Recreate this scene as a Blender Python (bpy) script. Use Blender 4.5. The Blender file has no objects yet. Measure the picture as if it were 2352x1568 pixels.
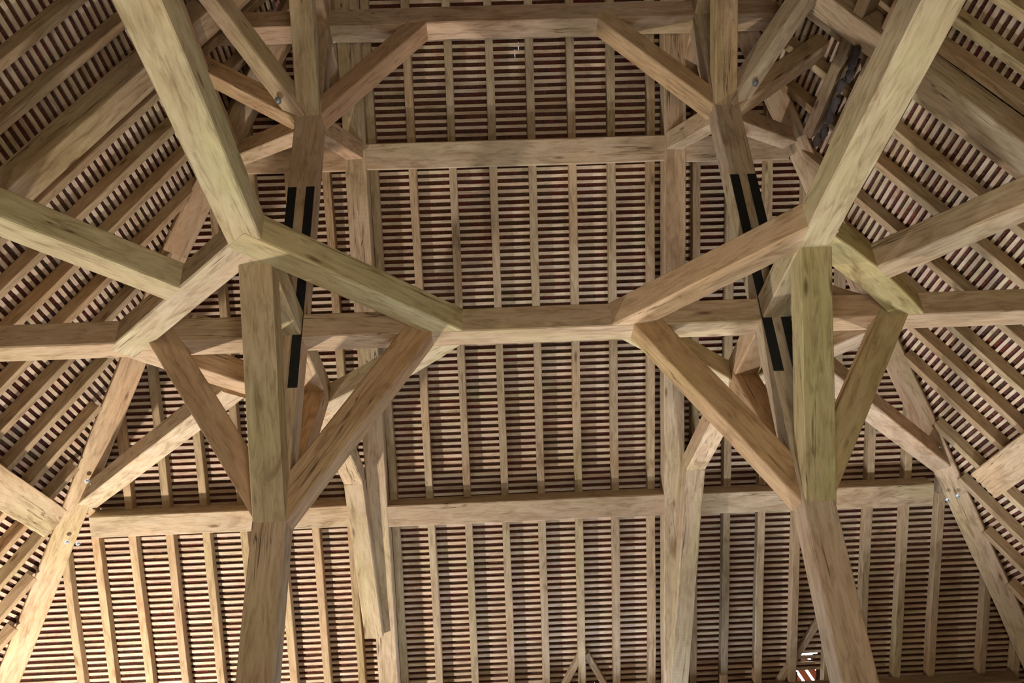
import bpy, math, random
from mathutils import Vector, Matrix, noise
random.seed(7)
C = bpy.context.scene.collection
ZO = 1.6                      # eye height: coordinates below are metres relative to the eye level, floor at -1.6

# ------------------------------------------------------------------ camera
cam_data = bpy.data.cameras.new('camera')
cam_data.sensor_width = 36.0
cam_data.lens = 1960.35 / 2352 * 36.0
cam_data.clip_start = 0.05
cam = bpy.data.objects.new('camera', cam_data); C.objects.link(cam)
Rv = Vector((0.99891609, -0.00505191, -0.04627236)); Uv = Vector((0.03773938, -0.49400069, 0.86864208)); Fv = Vector((0.02724689, 0.86944683, 0.49327458))
m = Matrix.Identity(4)
for i in range(3):
    m[i][0] = Rv[i]; m[i][1] = Uv[i]; m[i][2] = -Fv[i]
m[0][3], m[1][3], m[2][3] = 0, 0, ZO
cam.matrix_world = m
bpy.context.scene.camera = cam

# ------------------------------------------------------------------ world, lights, exposure
sc = bpy.context.scene
sc.view_settings.view_transform = 'Standard'; sc.view_settings.look = 'None'
sc.view_settings.gamma = 1.0; sc.view_settings.use_curve_mapping = False
sc.view_settings.exposure = 0.0
w = bpy.data.worlds.new('sky'); sc.world = w; w.use_nodes = True
bg = w.node_tree.nodes['Background']; bg.inputs[0].default_value = (0.85, 0.93, 1.0, 1); bg.inputs[1].default_value = 5.0

def area(name, loc, target, sx, sy, power, col):
    l = bpy.data.lights.new(name, 'AREA'); l.shape = 'RECTANGLE'; l.size = sx; l.size_y = sy; l.energy = power; l.color = col
    o = bpy.data.objects.new(name, l); C.objects.link(o); o.location = (loc[0], loc[1], loc[2] + ZO)
    d = Vector(target) - Vector(loc); o.rotation_euler = d.to_track_quat('-Z', 'Y').to_euler()
    return o
def spot(name, loc, target, ang, power, col, r=0.08):
    l = bpy.data.lights.new(name, 'SPOT'); l.spot_size = math.radians(ang); l.spot_blend = 0.6; l.energy = power; l.color = col; l.shadow_soft_size = r
    o = bpy.data.objects.new(name, l); C.objects.link(o); o.location = (loc[0], loc[1], loc[2] + ZO)
    d = Vector(target) - Vector(loc); o.rotation_euler = d.to_track_quat('-Z', 'Y').to_euler()
    return o
area('doorway_daylight', (1.5, 13.0, -0.4), (0.4, 6.0, 4.5), 3.0, 2.0, 190, (0.68, 0.80, 1.0))
area('near_warm_fill', (0.7, -1.6, -0.9), (0.9, 6.6, 4.4), 2.4, 1.6, 225, (1.0, 0.83, 0.60))  # added warm fill from behind the camera; no opening is built there
spot('uplighter_lamp_left', (-5.3, 10.0, -1.3), (-4.0, 10.6, 4.0), 150, 1850, (1.0, 0.92, 0.84), 0.14)
spot('underside_fill_centre', (-2.4, 8.6, -1.4), (-1.6, 6.8, 4.5), 150, 190, (0.78, 0.90, 1.0), 0.25)  # added fill that lifts the timber undersides, not a known lamp
spot('slope_fill_right', (3.4, 9.0, -1.3), (5.3, 7.2, 5.0), 105, 820, (0.92, 0.96, 1.0), 0.2)  # made-up spot, put in to brighten the right slope
spot('underside_fill_near', (0.2, 2.6, -1.4), (0.3, 3.4, 4.8), 130, 280, (0.86, 0.95, 1.0), 0.3)  # unseen fill added for the undersides of the near beams

# ------------------------------------------------------------------ materials
def nt(mat):
    mat.use_nodes = True
    t = mat.node_tree; t.nodes.clear(); return t
def N(t, typ, **kw):
    n = t.nodes.new(typ)
    for k, v in kw.items(): setattr(n, k, v)
    return n
def oak(name, base, dark, light, scale=1.0, crack=1.0, bump=0.18):
    mat = bpy.data.materials.new(name); t = nt(mat); L = t.links.new
    out = N(t, 'ShaderNodeOutputMaterial'); bs = N(t, 'ShaderNodeBsdfPrincipled'); L(bs.outputs[0], out.inputs[0])
    bs.inputs['Roughness'].default_value = 0.78
    if 'Specular IOR Level' in bs.inputs: bs.inputs['Specular IOR Level'].default_value = 0.25
    tc = N(t, 'ShaderNodeTexCoord'); oi = N(t, 'ShaderNodeObjectInfo')
    ofs = N(t, 'ShaderNodeVectorMath', operation='SCALE'); ofs.inputs[0].default_value = (37.0, 53.0, 71.0); L(oi.outputs['Random'], ofs.inputs['Scale'])
    add = N(t, 'ShaderNodeVectorMath', operation='ADD'); L(tc.outputs['Object'], add.inputs[0]); L(ofs.outputs[0], add.inputs[1])
    def mp(s):
        mm = N(t, 'ShaderNodeMapping'); mm.inputs['Scale'].default_value = s; L(add.outputs[0], mm.inputs[0]); return mm.outputs[0]
    def noi(s, sc_, det=4, rough=0.55, dist=0.0):
        n = N(t, 'ShaderNodeTexNoise'); n.inputs['Scale'].default_value = sc_; n.inputs['Detail'].default_value = det
        n.inputs['Roughness'].default_value = rough; n.inputs['Distortion'].default_value = dist; L(mp(s), n.inputs['Vector']); return n.outputs[0]
    def ramp(v, stops):
        r = N(t, 'ShaderNodeValToRGB'); L(v, r.inputs[0])
        while len(r.color_ramp.elements) < len(stops): r.color_ramp.elements.new(0.5)
        for e, (p, c) in zip(r.color_ramp.elements, stops): e.position = p; e.color = c if len(c) == 4 else (*c, 1)
        return r.outputs[0]
    def mix(bt, f, a, b):
        n = N(t, 'ShaderNodeMix', data_type='RGBA', blend_type=bt)
        if isinstance(f, float): n.inputs[0].default_value = f
        else: L(f, n.inputs[0])
        for i, x in ((6, a), (7, b)):
            if isinstance(x, tuple): n.inputs[i].default_value = (*x, 1)
            else: L(x, n.inputs[i])
        return n.outputs[2]
    grain = noi((1.3 * scale, 9 * scale, 9 * scale), 2.0, 6, 0.62, 1.3)
    col = ramp(grain, [(0.30, tuple(c * .82 for c in dark)), (0.48, base), (0.70, light)])
    blot = noi((0.9, 2.6, 2.6), 1.6, 4, 0.62, 1.2)
    col = mix('MULTIPLY', 1.0, col, ramp(blot, [(0.28, (0.60, 0.53, 0.47)), (0.42, (0.90, 0.87, 0.83)), (0.55, (1.0, 0.99, 0.98)), (0.72, (1.10, 1.08, 1.04))]))
    grn = noi((0.5, 1.2, 1.2), 1.1, 2)
    col = mix('MULTIPLY', 0.8, col, ramp(grn, [(0.35, (1.06, 0.97, 0.88)), (0.5, (1, 1, 1)), (0.68, (0.93, 1.0, 0.82))]))
    st = noi((1.6, 5, 5), 2.4, 3, 0.6, 0.5)
    col = mix('MIX', ramp(st, [(0.70, (0, 0, 0)), (0.80, (0.45, 0.45, 0.45))]), col, (0.13, 0.11, 0.12))
    if crack > 0:
        c1 = noi((0.13, 3.6, 3.6), 1.8, 4, 0.45, 0.15)
        sb = N(t, 'ShaderNodeMath', operation='SUBTRACT'); L(c1, sb.inputs[0]); sb.inputs[1].default_value = 0.5
        ab = N(t, 'ShaderNodeMath', operation='ABSOLUTE'); L(sb.outputs[0], ab.inputs[0])
        line = ramp(ab.outputs[0], [(0.0, (1, 1, 1)), (0.0055, (0, 0, 0))])
        msk = ramp(noi((0.5, 1.5, 1.5), 1.3, 2), [(0.50, (0, 0, 0)), (0.56, (crack, crack, crack))])
        cm = N(t, 'ShaderNodeMath', operation='MULTIPLY'); L(line, cm.inputs[0]); L(msk, cm.inputs[1])
        col = mix('MIX', cm.outputs[0], col, (0.075, 0.045, 0.025))
        vo = N(t, 'ShaderNodeTexVoronoi'); vo.inputs['Scale'].default_value = 1.0; L(mp((1.1, 4.2, 4.2)), vo.inputs['Vector'])
        kn = ramp(vo.outputs['Distance'], [(0.04, (0.8, 0.8, 0.8)), (0.11, (0, 0, 0))])
        col = mix('MIX', kn, col, (0.13, 0.07, 0.035))
    fine = noi((1.5, 60, 60), 3.0, 2)
    col = mix('MULTIPLY', 0.5, col, ramp(fine, [(0.3, (0.86, 0.84, 0.82)), (0.6, (1.05, 1.05, 1.05))]))
    col = mix('MULTIPLY', 1.0, col, oi.outputs['Color'])
    L(col, bs.inputs['Base Color'])
    saw = noi((40, 3, 3), 1.0, 2)
    hm = N(t, 'ShaderNodeMath', operation='ADD'); L(grain, hm.inputs[0]); L(saw, hm.inputs[1])
    bp = N(t, 'ShaderNodeBump'); bp.inputs['Strength'].default_value = bump; bp.inputs['Distance'].default_value = 0.01
    L(hm.outputs[0], bp.inputs['Height']); L(bp.outputs[0], bs.inputs['Normal'])
    return mat
M_OAK = oak('green_oak', (0.50, 0.40, 0.29), (0.40, 0.305, 0.205), (0.57, 0.48, 0.37))
M_RAFT = oak('rafter_oak', (0.44, 0.33, 0.215), (0.34, 0.245, 0.15), (0.50, 0.40, 0.275), 1.0, 0.6)
M_BATT = oak('batten_wood', (0.62, 0.49, 0.37), (0.52, 0.39, 0.28), (0.68, 0.56, 0.44), 1.0, 0.0, 0.15)

def simple(name, col, rough=0.8, metal=0.0, var=None, vscale=20.0, bump=0.0):
    mat = bpy.data.materials.new(name); t = nt(mat); L = t.links.new
    out = N(t, 'ShaderNodeOutputMaterial'); bs = N(t, 'ShaderNodeBsdfPrincipled'); L(bs.outputs[0], out.inputs[0])
    bs.inputs['Roughness'].default_value = rough; bs.inputs['Metallic'].default_value = metal
    tc = N(t, 'ShaderNodeTexCoord'); n = N(t, 'ShaderNodeTexNoise'); n.inputs['Scale'].default_value = vscale; n.inputs['Detail'].default_value = 4
    L(tc.outputs['Object'], n.inputs['Vector'])
    r = N(t, 'ShaderNodeValToRGB'); L(n.outputs[0], r.inputs[0])
    v = var or tuple(c * 0.7 for c in col)
    r.color_ramp.elements[0].position = 0.35; r.color_ramp.elements[0].color = (*v, 1)
    r.color_ramp.elements[1].position = 0.62; r.color_ramp.elements[1].color = (*col, 1)
    L(r.outputs[0], bs.inputs['Base Color'])
    if bump:
        bp = N(t, 'ShaderNodeBump'); bp.inputs['Strength'].default_value = bump; bp.inputs['Distance'].default_value = 0.01
        L(n.outputs[0], bp.inputs['Height']); L(bp.outputs[0], bs.inputs['Normal'])
    return mat
def tile_material():
    mat = bpy.data.materials.new('clay_tile'); t = nt(mat); L = t.links.new
    out = N(t, 'ShaderNodeOutputMaterial'); bs = N(t, 'ShaderNodeBsdfPrincipled'); L(bs.outputs[0], out.inputs[0])
    bs.inputs['Roughness'].default_value = 0.9
    tc = N(t, 'ShaderNodeTexCoord'); vo = N(t, 'ShaderNodeTexVoronoi'); vo.inputs['Scale'].default_value = 5.0; L(tc.outputs['Object'], vo.inputs['Vector'])
    n = N(t, 'ShaderNodeTexNoise'); n.inputs['Scale'].default_value = 45; n.inputs['Detail'].default_value = 5; L(tc.outputs['Object'], n.inputs['Vector'])
    r = N(t, 'ShaderNodeValToRGB'); L(n.outputs[0], r.inputs[0])
    r.color_ramp.elements[0].position = 0.35; r.color_ramp.elements[0].color = (0.065, 0.020, 0.011, 1)
    r.color_ramp.elements[1].position = 0.68; r.color_ramp.elements[1].color = (0.19, 0.062, 0.031, 1)
    hs = N(t, 'ShaderNodeMix', data_type='RGBA', blend_type='MULTIPLY'); hs.inputs[0].default_value = 0.45
    L(r.outputs[0], hs.inputs[6]); L(vo.outputs['Color'], hs.inputs[7]); L(hs.outputs[2], bs.inputs['Base Color'])
    bp = N(t, 'ShaderNodeBump'); bp.inputs['Strength'].default_value = 0.7; bp.inputs['Distance'].default_value = 0.01
    L(n.outputs[0], bp.inputs['Height']); L(bp.outputs[0], bs.inputs['Normal'])
    return mat
M_TILE = tile_material()
M_STEEL = simple('black_painted_steel', (0.014, 0.017, 0.019), 0.45, 0.3, (0.009, 0.011, 0.013), 30)
M_BOLT = simple('zinc_bolt', (0.55, 0.60, 0.66), 0.3, 0.9, (0.4, 0.45, 0.5), 40)
M_FLOOR = simple('worn_stone_floor', (0.40, 0.385, 0.36), 0.9, 0, (0.3, 0.285, 0.26), 3, 0.2)
M_WALL = simple('lime_plaster', (0.50, 0.44, 0.35), 0.95, 0, (0.40, 0.35, 0.28), 2, 0.2)
M_BOARD = simple('dark_boarding', (0.16, 0.09, 0.05), 0.9, 0, (0.10, 0.055, 0.03), 5, 0.2)
M_SOOT = simple('charred_bark', (0.06, 0.045, 0.04), 0.95, 0, (0.02, 0.017, 0.016), 12, 0.5)

# ------------------------------------------------------------------ builders
GREEN = (0.94, 1.0, 0.76, 1); PINK = (1.05, 0.96, 0.90, 1); WARM = (1.04, 0.93, 0.80, 1); PALE = (1.08, 1.06, 1.0, 1); GREY = (0.90, 0.90, 0.88, 1); BROWN = (0.86, 0.74, 0.60, 1)
def tag(o, label=None, cat=None, group=None, kind=None):
    if label: o['label'] = label
    if cat: o['category'] = cat
    if group: o['group'] = group
    if kind: o['kind'] = kind
    return o
def V(p): return Vector((p[0], p[1], p[2] + ZO))
def frame(p0, p1, up):
    a, b = V(p0), V(p1); e1 = (b - a).normalized(); up = Vector(up)
    e3 = (up - e1 * up.dot(e1)).normalized(); e2 = e3.cross(e1)
    M = Matrix.Identity(4)
    for i in range(3): M[i][0] = e1[i]; M[i][1] = e2[i]; M[i][2] = e3[i]; M[i][3] = a[i]
    return M, (b - a).length
def new_obj(name, verts, faces, mat, M=None, parent=None, color=(1, 1, 1, 1), smooth=False):
    me = bpy.data.meshes.new(name); me.from_pydata(verts, [], faces); me.materials.append(mat); me.update()
    if smooth:
        for p in me.polygons: p.use_smooth = True
    o = bpy.data.objects.new(name, me); C.objects.link(o); o.color = color
    if parent is not None:
        o.parent = parent
        if M is not None: o.matrix_parent_inverse = Matrix.Identity(4); o.matrix_local = parent.matrix_world.inverted() @ M
    elif M is not None: o.matrix_world = M
    return o
def timber(name, p0, p1, wd, ht, up, label=None, cat=None, group=None, mat=None, tint=(1, 1, 1, 1), bow=0.0, side_bow=0.0, flare=0.0, seg=0.4, ch=0.012, wob=0.004, parent=None, rough_end=False, center=False, bow_profile=None):
    """squared timber; the line p0-p1 is the middle of its lower face, 'up' points into its depth"""
    M, L = frame(p0, p1, up); n = max(1, int(L / seg)); s = random.random() * 100
    z0 = -ht / 2 if center else 0.0
    vs, fs = [], []
    for i in range(n + 1):
        u = i / n; x = L * u; k = 4 * u * (1 - u)
        oy = side_bow * k + wob * noise.noise(Vector((s, x * 0.8, 0))) ; oz = bow * k + wob * noise.noise(Vector((s + 9, x * 0.8, 5)))
        wz = ht + flare * u; c = ch * (0.7 + 0.8 * abs(noise.noise(Vector((s, x * 1.5, 9)))))
        y0, y1, za, zb = -wd / 2 + oy, wd / 2 + oy, z0 + oz, z0 + wz + oz
        e = wob * 0.6
        j = [e * noise.noise(Vector((s + q * 7, x * 1.1, q))) for q in range(4)]
        ring = [(y0 + c, za + j[0]), (y1 - c, za + j[0]), (y1 + j[1], za + c), (y1 + j[1], zb - c), (y1 - c, zb + j[2]), (y0 + c, zb + j[2]), (y0 + j[3], zb - c), (y0 + j[3], za + c)]
        for q, (y, z) in enumerate(ring):
            dx = 0
            if rough_end and i == n: dx = 0.05 * noise.noise(Vector((q * 1.7, s, 3))) * 3
            vs.append((x + dx, y, z))
        if i:
            b = (i - 1) * 8; a = i * 8
            for q in range(8): r = (q + 1) % 8; fs.append((b + q, a + q, a + r, b + r))
    fs.append(tuple(range(8))); fs.append(tuple(range(n * 8 + 7, n * 8 - 1, -1)))
    o = new_obj(name, vs, fs, mat or M_OAK, M, parent, tint)
    return tag(o, label, cat, group)
def bolt(parent, p, nrm, r=0.022):
    """domed bolt head with washer"""
    a = V(p); e3 = Vector(nrm).normalized(); e1 = e3.orthogonal().normalized(); e2 = e3.cross(e1)
    M = Matrix.Identity(4)
    for i in range(3): M[i][0] = e1[i]; M[i][1] = e2[i]; M[i][2] = e3[i]; M[i][3] = a[i]
    vs, fs = [], []
    prof = [(r * 1.5, 0), (r * 1.5, r * 0.2), (r, r * 0.22), (r * 0.9, r * 0.6), (r * 0.45, r * 0.85)]
    for (rr, z) in prof:
        for k in range(8): t = k * math.pi / 4; vs.append((rr * math.cos(t), rr * math.sin(t), z))
    for i in range(len(prof) - 1):
        for k in range(8): fs.append((i * 8 + k, i * 8 + (k + 1) % 8, i * 8 + 8 + (k + 1) % 8, i * 8 + 8 + k))
    fs.append(tuple(range(len(prof) * 8 - 8, len(prof) * 8)))
    return new_obj('bolt', vs, fs, M_BOLT, M, parent, smooth=False)
def box(name, lo, hi, mat, parent=None):
    x0, y0, z0 = lo; x1, y1, z1 = hi; z0 += ZO; z1 += ZO
    vs = [(x, y, z) for z in (z0, z1) for y in (y0, y1) for x in (x0, x1)]
    fs = [(0, 2, 3, 1), (4, 5, 7, 6), (0, 1, 5, 4), (2, 6, 7, 3), (0, 4, 6, 2), (1, 3, 7, 5)]
    return new_obj(name, vs, fs, mat, None, parent)

# ------------------------------------------------------------------ roof geometry
SF, CF = math.sin(math.radians(50)), math.cos(math.radians(50))
TL, TR = math.tan(math.radians(57.3)), math.tan(math.radians(57.0))
def YF(z): return (11.22 - CF * z) / SF
def XL(z): return -5.69 + (z - 3.93) / TL
def XR(z): return 6.32 - (z - 3.95) / TR
ZL_OF_Y = lambda y: (11.22 - SF * y) / CF                      # height of the far slope above depth y
def zL(x): return 3.93 + (x + 5.69) * TL
def zR(x): return 3.95 - (x - 6.32) * TR
nF = Vector((0, SF, CF)); nL = Vector((-math.sin(math.radians(57.3)), 0, math.cos(math.radians(57.3)))); nR = Vector((math.sin(math.radians(57)), 0, math.cos(math.radians(57))))
def off(p, n, d): return (p[0] - n[0] * d, p[1] - n[1] * d, p[2] - n[2] * d)

# ------------------------------------------------------------------ setting: floor, walls, closing planes outside the frame
tag(box('floor', (-7.9, -6, -1.75), (8.6, 14.2, -1.6), M_FLOOR), kind='structure')
tag(box('wall_left', (-8.05, -6, -1.6), (-7.85, 14.2, 0.75), M_WALL), kind='structure')
tag(box('wall_right', (8.5, -6, -1.6), (8.7, 14.2, 0.75), M_WALL), kind='structure')
tag(box('wall_far', (-8.05, 14.15, -1.6), (8.7, 14.35, 0.85), M_WALL), kind='structure')
def slab(name, pts, nrm, th, mat, parent=None):
    top = [Vector((p[0], p[1], p[2] + ZO)) for p in pts]; o2 = [v + Vector(nrm) * th for v in top]; k = len(pts)
    vs = [tuple(v) for v in top + o2]; fs = [tuple(range(k)), tuple(range(2 * k - 1, k - 1, -1))] + [(i, (i + 1) % k, k + (i + 1) % k, k + i) for i in range(k)]
    return new_obj(name, vs, fs, mat, None, parent)
tag(slab('wall_near', [(-8.05, -6, -1.6), (8.7, -6, -1.6), (8.7, -6, 0.3), (0.31, -6, 13.25), (-8.05, -6, 0.3)], (0, -1, 0), 0.2, M_WALL), kind='structure')

ZB = 0.6            # lowest row of the slopes
GA = 0.0905
def slope(nm, axis, nrm, up_dir, zfun, z_from, z_to, ext, seedv, missing, holes=()):
    """ceiling piece: battens one by one, plain tiles hung on them"""
    root = bpy.data.objects.new('ceiling', None); C.objects.link(root); root.empty_display_size = 0.3
    root.location = zfun[1]; tag(root, nm, None, None, 'structure')
    bpy.context.view_layer.update()
    dz = GA * up_dir[2]; rows = int((z_to - z_from) / dz)
    tv, tf = [], []
    rnd = random.Random(seedv)
    for k in range(rows):
        z = z_from + k * dz; a, b = ext(z)
        # batten: prism .045 wide, .020 thick, its outer face on the slope plane
        P = zfun[0](z); jz = rnd.uniform(-.003, .003)
        if axis == 'X': p0, p1 = (a, P, z + jz), (b, P, z + rnd.uniform(-.003, .003))
        else: p0, p1 = (P, a, z + jz), (P, b, z + rnd.uniform(-.003, .003))
        # grain runs along local X
        h = 0.024 + rnd.uniform(-.002, .002); wv = 0.0405 + rnd.uniform(-.004, .004)
        segs = [(p0, p1)]
        for (hx0, hx1, hz) in holes:
            if z < hz and axis == 'X':
                segs = segs[:-1] + [(segs[-1][0], (hx0, P, z)), ((hx1, P, z), segs[-1][1])]
        t = rnd.uniform(0.82, 1.1); g = rnd.uniform(-0.05, 0.04)
        for (q0, q1) in segs:
          Mx, L = frame(q0, q1, (-nrm[0], -nrm[1], -nrm[2]))
          bv = [(x, y, zz) for x in (0, L) for (y, zz) in ((-wv / 2, 0), (wv / 2, 0), (wv / 2, h), (-wv / 2, h))]
          new_obj('batten', bv, [(0, 1, 2, 3), (7, 6, 5, 4), (0, 4, 5, 1), (1, 5, 6, 2), (2, 6, 7, 3), (3, 7, 4, 0)], M_BATT, Mx, root, (t, t * (1 + g * 0.4), t * (1 + g), 1))
        # tiles hung on this batten
        w_ = 0.165; x = a - (w_ / 2 if k % 2 else 0) + rnd.uniform(-.01, .01)
        while x < b:
            xa = max(x + 0.0015, a - .02); xb = min(x + w_ - 0.0015, b + .02); xm = (xa + xb) / 2
            skip = any(hx0 < xm < hx1 and z < hz for (hx0, hx1, hz) in holes) or any(abs(xm - mx) < 0.083 and 0.0 < (z - mz) < 0.155 for (mx, mz) in missing)
            if xb - xa > 0.02 and not skip:
                l0, l1 = -0.03, 0.235
                for (hx0, hx1, hz) in holes:
                    if hx0 < xm < hx1: l1 = max(0.02, min(l1, (z - hz) / up_dir[2]))
                i0 = rnd.uniform(0.0, .002); i1 = 0.030 + rnd.uniform(-.003, .004); tw = rnd.uniform(-.003, .003)
                bse = len(tv)
                for (ll, oo) in ((-l0, i0), (-l1, i1)):
                    for xx, tt in ((xa, -tw), (xb, tw)):
                        for th in (0.0, 0.012):
                            d = oo + th + tt
                            q = Vector((0, 0, 0))
                            if axis == 'X': q = Vector((xx, P, z))
                            else: q = Vector((P, xx, z))
                            q = q + Vector(up_dir) * ll + nrm * d
                            tv.append((q.x, q.y, q.z + ZO))
                # indices: row(0/1) x side(0/1) x th(0/1)
                A = bse
                tf += [(A, A + 4, A + 6, A + 2), (A + 1, A + 3, A + 7, A + 5), (A, A + 1, A + 5, A + 4), (A + 2, A + 6, A + 7, A + 3), (A, A + 2, A + 3, A + 1), (A + 4, A + 5, A + 7, A + 6)]
            x += w_
    o = new_obj('plain_tiles', tv, tf, M_TILE, Matrix.Identity(4), root); o['kind'] = 'stuff'; o['label'] = 'dark red-brown clay plain tiles seen between the battens'
    return root
slope('far roof slope of pale battens and dark red tiles', 'X', nF, (0, -CF, SF), (YF, (0.3, YF(1.0), 1.0 + ZO)), 1.32, 9.9, lambda z: (XL(z) + .02, XR(z) - .02), 1, [(0.46, 8.47), (4.40, 1.98), (4.52, 1.93)], [(1.27, 1.40, 1.74), (4.24, 4.66, 1.78)])
slope('left roof slope of battens and dark tiles', 'Y', nL, (math.cos(math.radians(57.3)), 0, math.sin(math.radians(57.3))), (XL, (XL(1.0), 6.0, 1.0 + ZO)), 1.6, 9.3, lambda z: (2.2, YF(z) - .02), 2, [(7.54, 7.2), (6.04, 7.21)])
slope('right roof slope of battens and dark tiles', 'Y', nR, (-math.cos(math.radians(57)), 0, math.sin(math.radians(57))), (XR, (XR(1.0), 6.0, 1.0 + ZO)), 1.6, 9.3, lambda z: (2.2, YF(z) - .02), 3, [(7.6, 7.0), (7.0, 7.3), (7.9, 6.9)])
# boarded continuation of the roof where the frame shows nothing of it
zt = 13.23; xt = 0.31
board = [slab('ceiling', [(XL(9.9), YF(9.9), 9.9), (XR(9.9), YF(9.9), 9.9), (xt, YF(zt), zt)], nF, 0.05, M_BOARD),
         slab('ceiling', [(XL(ZB), YF(ZB), ZB), (XR(ZB), YF(ZB), ZB), (XR(1.3), YF(1.3), 1.3), (XL(1.3), YF(1.3), 1.3)], nF, 0.05, M_BOARD),
         slab('ceiling', [(XL(9.3), 2.2, 9.3), (XL(9.3), YF(9.3), 9.3), (xt, YF(zt), zt), (xt, 2.2, zt)], nL, 0.05, M_BOARD),
         slab('ceiling', [(XR(9.3), 2.2, 9.3), (XR(9.3), YF(9.3), 9.3), (xt, YF(zt), zt), (xt, 2.2, zt)], nR, 0.05, M_BOARD),
         slab('ceiling', [(XL(ZB), -6, ZB), (XL(ZB), 2.2, ZB), (xt, 2.2, zt), (xt, -6, zt)], nL, 0.05, M_BOARD),
         slab('ceiling', [(XR(ZB), -6, ZB), (XR(ZB), 2.2, ZB), (xt, 2.2, zt), (xt, -6, zt)], nR, 0.05, M_BOARD),
         slab('ceiling', [(XL(ZB), 2.2, ZB), (XL(ZB), YF(ZB), ZB), (XL(1.6), YF(1.6), 1.6), (XL(1.6), 2.2, 1.6)], nL, 0.05, M_BOARD),
         slab('ceiling', [(XR(ZB), 2.2, ZB), (XR(ZB), YF(ZB), ZB), (XR(1.6), YF(1.6), 1.6), (XR(1.6), 2.2, 1.6)], nR, 0.05, M_BOARD)]
for b_ in board: tag(b_, kind='structure')
for k_, (X_, n_) in enumerate(((XL, nL), (XR, nR))):      # unseen cover added outside the two hips to stop light leaking in
    a_, b2 = (X_(.5), YF(.5), .5), (xt, YF(zt), zt + .1); u_ = (nF + n_).normalized()
    q = timber('leak_cover_%d' % (k_ + 1), (a_[0] + u_.x * .07, a_[1] + u_.y * .07, a_[2] + u_.z * .07), (b2[0] + u_.x * .07, b2[1] + u_.y * .07, b2[2] + u_.z * .07), .6, .05, tuple(u_), mat=M_TILE, seg=30)
    tag(q, kind='structure')

# ------------------------------------------------------------------ common rafters
ordn = ['first', 'second', 'third', 'fourth', 'fifth', 'sixth', 'seventh', 'eighth', 'ninth', 'tenth', 'eleventh', 'twelfth', 'thirteenth', 'fourteenth']
def rafter(p_lo, p_hi, nrm, label, group, tint):
    t = random.uniform(0.86, 1.1)
    timber('common_rafter', off(p_lo, nrm, 0.172), off(p_hi, nrm, 0.172), 0.100, 0.148, tuple(nrm), label, 'rafter', group, M_RAFT, tuple(c * t for c in tint[:3]) + (1,), wob=0.012, seg=0.7, ch=0.006)
mid = [-1.37, -0.88, -0.37, 0.14, 0.64, 1.15, 1.65, 2.15]
for i, x in enumerate(mid):
    rafter((x, YF(1.1), 1.1), (x, YF(9.8), 9.8), nF, 'far slope rafter, %s from the left between the two far principal rafters' % ordn[i], 'common rafters of the middle bay', (1, 1, 1))
for i, x in enumerate([-5.86, -5.42, -4.92, -4.42, -3.93, -3.42, -2.92, -2.45, -1.97]):
    zt_ = zL(x) - .10
    rafter((x, YF(1.1), 1.1), (x, YF(min(zt_, 9.8)), min(zt_, 9.8)), nF, 'common rafter of the far slope, %s from the left hip rafter in the left bay' % ordn[i], 'common rafters of the far left bay', (1.04, .98, .9))
for i, x in enumerate([7.45, 6.95, 6.2, 5.70, 5.18, 4.68, 4.18, 3.68, 3.19, 2.74]):
    zt_ = zR(x) - .10
    if zt_ < 1.6: continue
    rafter((x, YF(1.1), 1.1), (x, YF(min(zt_, 9.8)), min(zt_, 9.8)), nF, 'grey-lit common rafter of the far slope, %s leftwards from the right hip rafter' % ordn[i], 'common rafters of the far right bay', (.92, .9, .88))  # dimmer grey light of this bay put into the tint
for i, y in enumerate([12.2, 11.7, 11.25, 10.75, 10.3, 9.80, 9.27, 8.74, 8.25, 7.72, 7.25, 6.76, 5.80, 5.32]):
    zt_ = min(ZL_OF_Y(y) - (.86 if y > 8.9 else .45), 9.2)
    rafter((XL(1.3), y, 1.3), (XL(zt_), y, zt_), nL, 'common rafter of the left slope, %s counting from the far corner towards the camera' % ordn[i], 'common rafters of the left slope', (.95, .90, .82))
for k_, y in enumerate([4.82, 4.33, 3.83]):
    rafter((XL(1.3), y, 1.3), (XL(9.2), y, 9.2), nL, 'left slope rafter in the top left corner, %s above the wide principal' % ['third', 'fourth', 'fifth'][k_], 'common rafters of the left slope', (.95, .90, .82))
for i, y in enumerate([12.3, 11.85, 11.35, 10.85, 10.35, 9.75, 9.23, 8.73, 8.15, 7.50, 6.98, 6.44, 5.83, 5.51]):
    zt_ = min(ZL_OF_Y(y) - (.66 if y > 8.9 else .45), 9.2)
    rafter((XR(1.3), y, 1.3), (XR(zt_), y, zt_), nR, 'common rafter of the right slope, %s counting from the far corner towards the camera' % ordn[i], 'common rafters of the right slope', (.98, .95, .88))
for k_, y in enumerate([5.10, 4.6, 4.1]):
    rafter((XR(1.3), y, 1.3), (XR(9.2), y, 9.2), nR, 'right slope rafter in the top right corner, %s above the wide principal' % ['third', 'fourth', 'fifth'][k_], 'common rafters of the right slope', (.98, .95, .88))

# ------------------------------------------------------------------ principals, hips, purlins
T = timber
def on(nrm, p, d): return off(p, nrm, d)
# principals of the far slope (upper face touches the rafters)
for side, x, word in ((0, -1.56, 'left'), (1, 2.41, 'right')):
    T('principal_rafter', (x, YF(1.1) - .31, 1.1 - .26), (x, YF(10.4) - .31, 10.4 - .26), 0.27, 0.28, tuple(nF), 'wide oak principal rafter running up the far slope behind the %s post' % word, 'rafter', 'principal rafters', tint=(.95, .9, .84, 1) if side else (1.0, .93, .85, 1), wob=.012)
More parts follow.
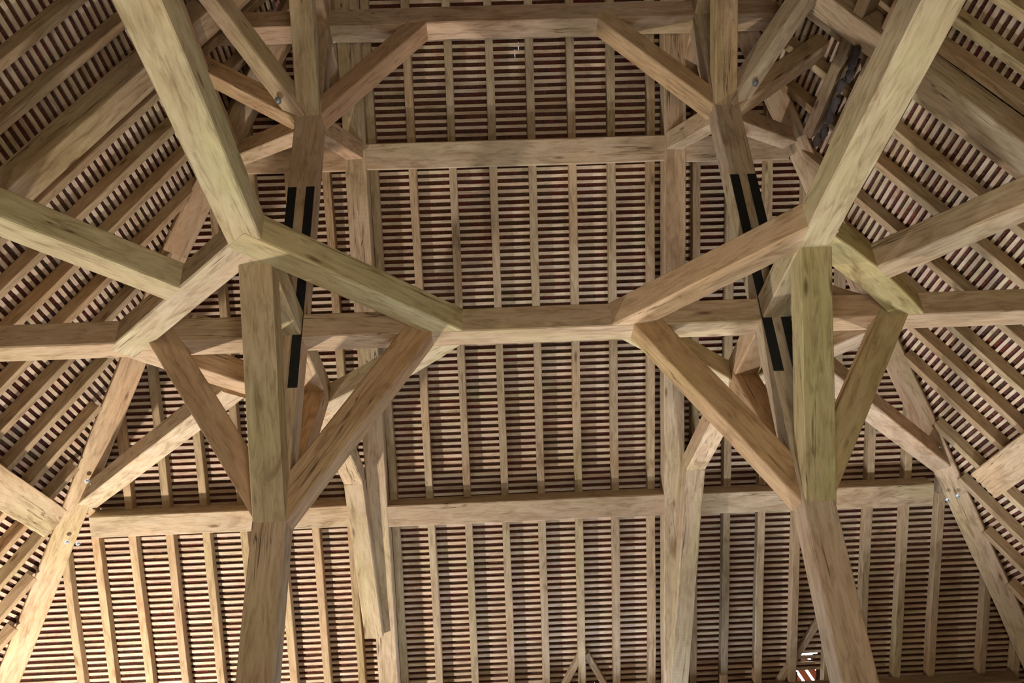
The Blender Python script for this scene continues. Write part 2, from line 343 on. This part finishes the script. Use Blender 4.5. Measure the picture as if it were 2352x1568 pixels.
# hip rafters
hl = T('hip_rafter', (-6.97, 12.75, 1.62), (-3.75, 8.60, 6.58), 0.31, 0.30, (-.45, .55, .75), 'broad oak hip rafter with bolts at the left corner of the far slope', 'rafter', tint=WARM, wob=.01)
T('hip_rafter', (-1.6, 6.35, 9.3), (-3.86, 8.72, 6.40), 0.30, 0.26, (-.45, .55, .75), 'rough-ended upper hip timber hanging behind the near left beam', 'rafter', tint=(.92, .82, .72, 1), rough_end=True, wob=.03, seg=.25)
T('end_block', (-2.95, 7.35, 4.42), (-2.55, 7.75, 4.50), 0.20, 0.16, (0, 0, 1), 'short sawn timber stub above the lower tie beam left of the left post', 'block', tint=PALE, rough_end=True, wob=.02, seg=.1)
T('end_block', (3.35, 7.45, 4.55), (3.95, 7.85, 4.62), 0.34, 0.20, (0, 0, 1), 'reddish rough-edged timber stub above the lower tie beam right of the right post', 'block', tint=PINK, rough_end=True, wob=.04, seg=.1)
hr = T('hip_rafter', (7.85, 13.15, 1.2), (3.10, 6.95, 8.6), 0.29, 0.30, (.45, .55, .75), 'long oak hip rafter with bolts at the right corner of the far slope', 'rafter', tint=PINK, wob=.01)
# principals of the side slopes
T('principal_rafter', on(nL, (XL(1.2), 6.28, 1.2), .40), on(nL, (XL(9), 6.28, 9), .40), 0.30, 0.27, tuple(nL), 'wide principal rafter crossing the left slope above the near diagonal beam', 'rafter', 'principal rafters', tint=(1, .9, .8, 1), wob=.012)
T('principal_rafter', on(nR, (XR(1.2), 6.06, 1.2), .40), on(nR, (XR(9), 6.06, 9), .40), 0.30, 0.27, tuple(nR), 'wide principal rafter crossing the right slope beside the near right beam', 'rafter', 'principal rafters', tint=(1, .95, .86, 1), wob=.012)
# purlins of the far slope: (x0,x1, z of the middle of its inner face at depth .40)
def purlinF(x0, x1, z, label, tint, wd=.30, y=None):
    yy = (11.22 - .40 - CF * z) / SF
    T('purlin', (x0, yy, z), (x1, yy, z), wd, 0.27, tuple(nF), label, 'purlin', 'purlins of the far slope', tint=tint, wob=.008)
purlinF(-1.45, 2.28, 7.25, 'wide upper purlin spanning between the two far principal rafters', (.92, .86, .78, 1), .32)
purlinF(-3.2, -1.68, 7.25, 'upper purlin length left of the left far principal rafter', (1, .92, .82, 1), .32)
purlinF(2.54, 3.85, 7.23, 'upper purlin length right of the right far principal rafter', (.85, .8, .74, 1), .32)
purlinF(-1.45, 2.28, 3.66, 'stained lower purlin spanning between the two far principal rafters', (.86, .79, .71, 1), .30)
purlinF(-5.35, -1.68, 3.68, 'long lower purlin from the left hip rafter past the left post', (.96, .93, .85, 1), .30)
purlinF(2.54, 5.95, 3.65, 'long lower purlin from the right post to the right hip rafter', (.92, .88, .82, 1), .30)
purlinF(-1.45, 7.4, 1.36, 'low dark wall plate under the rafter feet at the bottom right', (.6, .55, .5, 1), .26)
def purlinS(nrm, X, y0, y1, z, label, tint, wd=.30, mat=None):
    return T('purlin', (X, y0, z), (X, y1, z), wd, 0.26, tuple(nrm), label, 'purlin', 'purlins of the side slopes', tint=tint, wob=.01, mat=mat)
purlinS(nL, -5.50, 2.5, 10.45, 3.55, 'pale lower purlin of the left slope running into the left hip rafter', (1.05, 1.0, .86, 1), .40)
purlinS(nR, 6.17, 2.5, 10.25, 3.46, 'pale lower purlin of the right slope ending short of the right hip rafter', (1.08, 1.0, .88, 1), .40)
purlinS(nL, -3.02, 2.5, 7.9, 7.25, 'dark upper purlin of the left slope behind the near left beam', (.6, .5, .4, 1), .30)
pu = purlinS(nR, 3.88, 2.5, 7.65, 7.02, 'dark sooty double purlin of the right slope behind the near right beam', (.50, .41, .36, 1), .13)
T('lower_half', (4.10, 2.5, 6.74), (4.10, 7.55, 6.74), .15, .22, tuple(nR), tint=(.72, .62, .52, 1), wob=.012, parent=pu)
for k in range(9):
    yy = 6.25 + k * .16 + random.uniform(-.05, .05); vs, fs = [], []
    for a in range(5):
        for b in range(8):
            th = math.pi * a / 4; ph = b * math.pi / 4; r = .055 * (1 + .5 * noise.noise(Vector((a, b, k * 3.1))))
            vs.append((r * 2.0 * math.cos(th), r * math.sin(th) * math.cos(ph), r * .55 * math.sin(th) * math.sin(ph)))
    for a in range(4):
        for b in range(8): fs.append((a * 8 + b, a * 8 + (b + 1) % 8, a * 8 + 8 + (b + 1) % 8, a * 8 + 8 + b))
    Mk, _ = frame((3.97 + random.uniform(-.03, .03), yy, 6.85), (3.97, yy + 1, 6.85), tuple(nR))
    new_obj('bark_shred', vs, fs, M_SOOT, Mk, pu)

# ------------------------------------------------------------------ posts and level 1 frame
PXL, PXR, PY0 = -1.825, 2.65, 6.70
def post(x, word, tint):
    o = T('timber_post', (x, PY0, -1.6), (x, PY0, 10.2), 0.27, 0.28, (0, 1, 0), 'tall square oak post with black steel straps on the %s' % word, 'post', 'main posts', tint=tint, wob=.006, seg=.6)
    return o
pl = post(PXL, 'left', (1.0, .90, .80, 1)); pr = post(PXR, 'right', (.98, .96, .95, 1))  # right post tinted greyer: veil of lens flare put into its colour
bpy.context.view_layer.update()
def strap(parent, x, w_, z0, z1):
    o = T('steel_strap', (x, PY0 - .010, z0), (x, PY0 - .010, z1), w_, 0.012, (0, 1, 0), 'black steel strap', None, None, M_STEEL, wob=0, ch=.002, seg=9, parent=parent)
    bpy.context.view_layer.update()
    k = 0; z = z0 + .08
    while z < z1 - .03:
        b = bolt(o, (x + (.02 if k % 2 else -.02), PY0 - .012, z), (0, -1, 0), .010); b.data.materials[0] = M_STEEL; z += .30; k += 1
strap(pl, PXL - .085, .085, 3.42, 5.67); strap(pl, PXL + .095, .085, 3.42, 5.67)
strap(pr, PXR - .090, .090, 3.40, 5.65); strap(pr, PXR + .085, .090, 3.40, 5.65)
for o in list(bpy.data.objects):
    if o.name.startswith('steel_strap') and 'label' in o: pass

Z1, ZH = 3.95, 0.245
# tie beam
T('tie_beam', (-7.2, 6.85, Z1), (7.6, 6.87, Z1 - .01), 0.27, ZH, (0, 0, 1), 'long level lower tie beam crossing the whole frame behind both posts', 'beam', 'tie beams', tint=(.98, .88, .76, 1), wob=.006)
# beams running towards the camera and on to the far principals
for x, word, tint in ((PXL, 'left', (1.05, 1.07, .86, 1)), (PXR + .005, 'right', (1.04, 1.02, .88, 1))):
    T('plate_beam', (x, -2.0, Z1), (x, 6.70, Z1), 0.265, ZH, (0, 0, 1), 'heavy pale beam coming overhead from the camera to the %s post' % word, 'beam', 'overhead beams at the lower level', tint=tint, wob=.006)
    T('plate_beam', (x, 6.98, Z1), (x, 10.75, Z1), 0.25, ZH, (0, 0, 1), 'beam running from the back of the %s post to the far slope' % word, 'beam', 'overhead beams at the lower level', tint=WARM, wob=.006)
    T('rafter_foot_strut', (x, 10.56, Z1 + .0), (-1.70, 12.05, 2.30) if word == 'left' else (2.42, 12.62, 1.42), 0.25, 0.26, (0, .6, .8), 'stout strut continuing down from the far end of the %s rearward beam' % word, 'strut', 'lower struts of the far slope', tint=(1.0, .94, .84, 1) if word == 'left' else (.95, .9, .84, 1), wob=.01)
# knee braces in the depth direction
def yz_front(x, tint, word, z_top, z_bot, dy, w_=.262, lvl='lower'):
    T('knee_brace', (x, PY0 + .02, z_bot), (x, PY0 - dy - .03, z_top + .05), w_, .24, (0, 1, 1), '%s near brace rising towards the camera from the front of the %s post' % (lvl, word), 'brace', 'knee braces', tint=tint, wob=.006)
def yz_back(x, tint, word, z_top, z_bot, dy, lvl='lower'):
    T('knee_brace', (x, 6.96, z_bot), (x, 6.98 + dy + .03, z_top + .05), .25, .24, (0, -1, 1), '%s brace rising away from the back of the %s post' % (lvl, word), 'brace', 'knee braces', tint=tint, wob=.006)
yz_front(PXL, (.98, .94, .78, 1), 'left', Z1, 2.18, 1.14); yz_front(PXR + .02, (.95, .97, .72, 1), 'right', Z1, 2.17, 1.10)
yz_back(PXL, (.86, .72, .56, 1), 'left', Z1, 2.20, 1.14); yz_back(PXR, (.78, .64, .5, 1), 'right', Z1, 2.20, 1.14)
def xz(x_post, sgn, reach, z_top, z_bot, word, tint, bw=.26, th=.25, lvl='lower', y=6.85):
    xp = x_post + sgn * .135
    T('knee_brace', (xp - sgn * .02, y, z_bot), (xp + sgn * reach, y, z_top + .03), bw, th, (-sgn, 0, 1), '%s level brace rising to the tie beam from the %s' % (lvl, word), 'brace', 'knee braces', tint=tint, wob=.007)
xz(PXL, 1, 1.20, Z1, 2.20, 'right side of the left post', (.9, .74, .56, 1))
xz(PXL, -1, 1.13, Z1, 2.23, 'left side of the left post', (.92, .78, .64, 1))
xz(PXR, -1, 1.20, Z1, 2.17, 'left side of the right post', (.92, .74, .54, 1))
xz(PXR, 1, 1.13, Z1, 2.19, 'right side of the right post', (.88, .84, .6, 1))
# corner braces lying level in plan
def gusset(x_post, sx, sy, reach, tint, label, wd=.255, bow=0.0, z=Z1, ht=ZH):
    xa = x_post + sx * .13; yb = 6.72 if sy < 0 else 6.98
    k = wd / 2 / math.sqrt(2)
    pA = (xa - sx * .10 , yb + sy * (reach - .0) + (0.10 * sy) , z); pB = (xa + sx * reach + sx * .10, yb - sy * .10, z)
    # shift inwards by half the width so that the outer edge keeps the reach
    s = Vector((-sx, -sy, 0)).normalized() * (wd / 2)
    T('corner_brace', (pA[0] + s.x, pA[1] + s.y, z), (pB[0] + s.x, pB[1] + s.y, z), wd, ht, (0, 0, 1), label, 'brace', 'level corner braces', tint=tint, wob=.006, side_bow=bow)
gusset(PXL, 1, -1, 1.46, (.98, 1.02, .76, 1), 'greenish level corner brace in front, right of the left post')
gusset(PXL, -1, -1, 1.42, PALE, 'bright pale level corner brace in front, left of the left post')
gusset(PXR, -1, -1, 1.38, (1.06, .96, .82, 1), 'pinkish level corner brace in front, left of the right post')
gusset(PXR, 1, -1, 1.24, (.96, 1.0, .66, 1), 'curved green level corner brace in front, right of the right post', .25, -.05)
gusset(PXL, 1, 1, 1.43, PALE, 'pale level corner brace behind the tie beam, right of the left post', .24, .06)
gusset(PXL, -1, 1, 1.43, WARM, 'light orange level corner brace behind the tie beam, left of the left post', .24)
gusset(PXR, -1, 1, 1.30, (1.02, 1.0, .85, 1), 'pale level corner brace behind the tie beam, left of the right post', .24)
gusset(PXR, 1, 1, 1.24, PINK, 'pale level corner brace behind the tie beam, right of the right post', .24)
# diagonal beams
T('dragon_beam', (-5.6, 2.8, Z1), (-2.56, 5.99, Z1), .26, ZH, (0, 0, 1), 'pale diagonal beam entering from the left edge to the front left corner brace', 'beam', 'diagonal dragon beams', tint=(1.05, 1.06, .85, 1), wob=.006)
T('dragon_beam', (5.9, 3.62, Z1), (3.24, 6.16, Z1), .26, ZH, (0, 0, 1), 'diagonal beam entering from the right edge to the front right corner brace', 'beam', 'diagonal dragon beams', tint=(.98, .92, .80, 1), wob=.006)
T('dragon_beam', (-2.62, 7.85, Z1), (-5.62, 11.18, Z1 - .02), .25, ZH, (0, 0, 1), 'bright diagonal beam running away to the left hip rafter', 'beam', 'diagonal dragon beams', tint=PALE, wob=.006)
T('dragon_beam', (3.30, 7.75, Z1), (6.28, 11.12, Z1 - .02), .25, ZH, (0, 0, 1), 'pinkish diagonal beam running away to the right hip rafter', 'beam', 'diagonal dragon beams', tint=PINK, wob=.006)

# ------------------------------------------------------------------ level 2 frame
Z2 = 8.06
T('tie_beam', (-3.1, 6.85, Z2), (3.6, 6.85, Z2), 0.26, .27, (0, 0, 1), 'dark upper tie beam near the top edge of the picture', 'beam', 'tie beams', tint=(.95, .82, .74, 1), wob=.006)
yz_front(PXL, (1.05, 1.0, .82, 1), 'left', Z2, 6.62, 1.14, .235, 'upper'); yz_front(PXR, (1.0, .9, .72, 1), 'right', Z2, 6.60, 1.14, .24, 'upper')
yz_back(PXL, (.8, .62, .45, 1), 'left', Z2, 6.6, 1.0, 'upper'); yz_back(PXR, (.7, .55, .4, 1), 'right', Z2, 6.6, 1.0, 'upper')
for x, word in ((PXL, 'left'), (PXR, 'right')):
    T('plate_beam', (x, 3.5, Z2), (x, 6.70, Z2), .26, .25, (0, 0, 1), 'upper beam coming from above the camera to the %s post' % word, 'beam', 'overhead beams at the upper level', tint=WARM)
    T('plate_beam', (x, 6.98, Z2), (x, 8.1, Z2), .25, .25, (0, 0, 1), 'short upper beam behind the top of the %s post' % word, 'beam', 'overhead beams at the upper level', tint=PINK)
xz(PXL, 1, 1.14, Z2, 6.66, 'right side of the left post', (.88, .66, .52, 1), lvl='upper', th=.20)
xz(PXR, -1, 1.14, Z2, 6.62, 'left side of the right post', (1.0, .86, .66, 1), lvl='upper', th=.20)
T('raking_strut', (-1.93, 6.82, 6.60), (-3.75, 6.82, 7.88), .24, .20, (.6, 0, 1), 'orange-edged strut rising left from the left post to the left slope', 'strut', 'upper raking struts', tint=(1.06, .88, .68, 1))
T('raking_strut', (2.76, 6.82, 6.58), (4.62, 6.82, 8.02), .24, .20, (-.6, 0, 1), 'strut rising right from the right post to the right slope', 'strut', 'upper raking struts', tint=(.95, .8, .64, 1))
s1 = T('raking_strut', (-1.93, 6.74, 6.62), (-3.7, 4.97, 8.55), .20, .22, (.7, .7, 1), 'pale bolted strut rising to the upper left corner in front of the upper tie', 'strut', 'upper raking struts', tint=(1.05, .95, .86, 1))
s2 = T('raking_strut', (2.76, 6.74, 6.60), (4.6, 4.9, 8.55), .20, .22, (-.7, .7, 1), 'grey-brown bolted strut rising to the upper right corner in front of the upper tie', 'strut', 'upper raking struts', tint=(.95, .9, .84, 1))
T('raking_strut', (-1.93, 6.96, 6.60), (-3.02, 8.05, 7.24), .20, .22, (1, -1, 1.4), 'strut from the back of the left post to the left hip rafter', 'strut', 'upper raking struts', tint=WARM)
T('raking_strut', (2.76, 6.96, 6.58), (3.85, 8.04, 7.22), .20, .22, (-1, -1, 1.4), 'strut from the back of the right post to the right hip rafter', 'strut', 'upper raking struts', tint=PINK)
T('raking_strut', (-1.80, 6.96, 6.60), (-1.56, 8.02, 7.20), .22, .22, (0, -.6, 1), 'short strut from the left post to the left far principal rafter', 'strut', 'upper raking struts', tint=(1, .85, .72, 1))
T('raking_strut', (2.62, 6.96, 6.58), (2.40, 8.02, 7.20), .22, .22, (0, -.6, 1), 'short strut from the right post to the right far principal rafter', 'strut', 'upper raking struts', tint=(1, .95, .85, 1))
# upper level corner braces
T('corner_brace', (-3.25, 6.78, Z2), (-1.9, 5.40, Z2), .22, .22, (0, 0, 1), 'upper level corner brace left of the left post', 'brace', 'upper corner braces', tint=PINK)
T('corner_brace', (4.0, 6.78, Z2), (2.7, 5.45, Z2), .22, .22, (0, 0, 1), 'upper level corner brace right of the right post', 'brace', 'upper corner braces', tint=PINK)

# dormer framing at the foot of the far slope
def jack(a, b, label):
    T('dormer_timber', off(a, nF, .12), off(b, nF, .12), .09, .09, tuple(nF), label, 'timber', 'dormer timbers', M_RAFT, (.85, .85, .88, 1), seg=1)
jack((1.18, YF(2.2), 2.2), (.82, YF(1.66), 1.66), 'left slanting dormer timber at the bottom centre edge')
jack((1.22, YF(2.15), 2.15), (1.66, YF(1.5), 1.5), 'right slanting dormer timber at the bottom centre edge')
jack((4.60, YF(2.45), 2.45), (3.9, YF(1.55), 1.55), 'slanting dormer timber at the bottom right of centre')

# small vent at the bottom right of centre: sunlit orange tiles of the porch roof seen outside
ov = bpy.data.objects.new('porch_roof', None); C.objects.link(ov); ov.location = (4.45, YF(1.75) + .3, 1.75 + ZO)
tag(ov, 'sunlit orange porch roof seen through a small opening at the bottom right', 'roof'); bpy.context.view_layer.update()
M_SUN = simple('sunlit_clay', (0.80, 0.30, 0.14), .9, 0, (0.62, 0.2, 0.09), 30)
for k in range(7):
    x = 4.0 + k * .15
    T('tile', (x, YF(1.95) + .22, 1.98), (x + .42, YF(1.5) + .30, 1.50), .09, .02, tuple(nF), mat=M_SUN, wob=0, ch=.003, seg=9, parent=ov)
bpy.context.view_layer.update()
# bolts
for p in ((-5.65, 11.11, 3.55), (-5.51, 11.13, 3.53), (-5.29, 10.58, 4.18), (-5.22, 10.60, 4.14)): bolt(hl, (p[0] + .02, p[1] - .04, p[2] - .04), (.45, -.55, -.75), .02)
for p in ((6.12, 11.07, 3.59), (6.26, 11.04, 3.63), (5.86, 10.61, 4.15), (5.97, 10.60, 4.16)): bolt(hr, (p[0] - .02, p[1] - .04, p[2] - .04), (-.45, -.55, -.75), .02)
bolt(s1, (-2.12, 6.58, 6.76), (-.4, -.5, -.6), .03); bolt(s2, (2.95, 6.55, 6.78), (.4, -.5, -.6), .03)
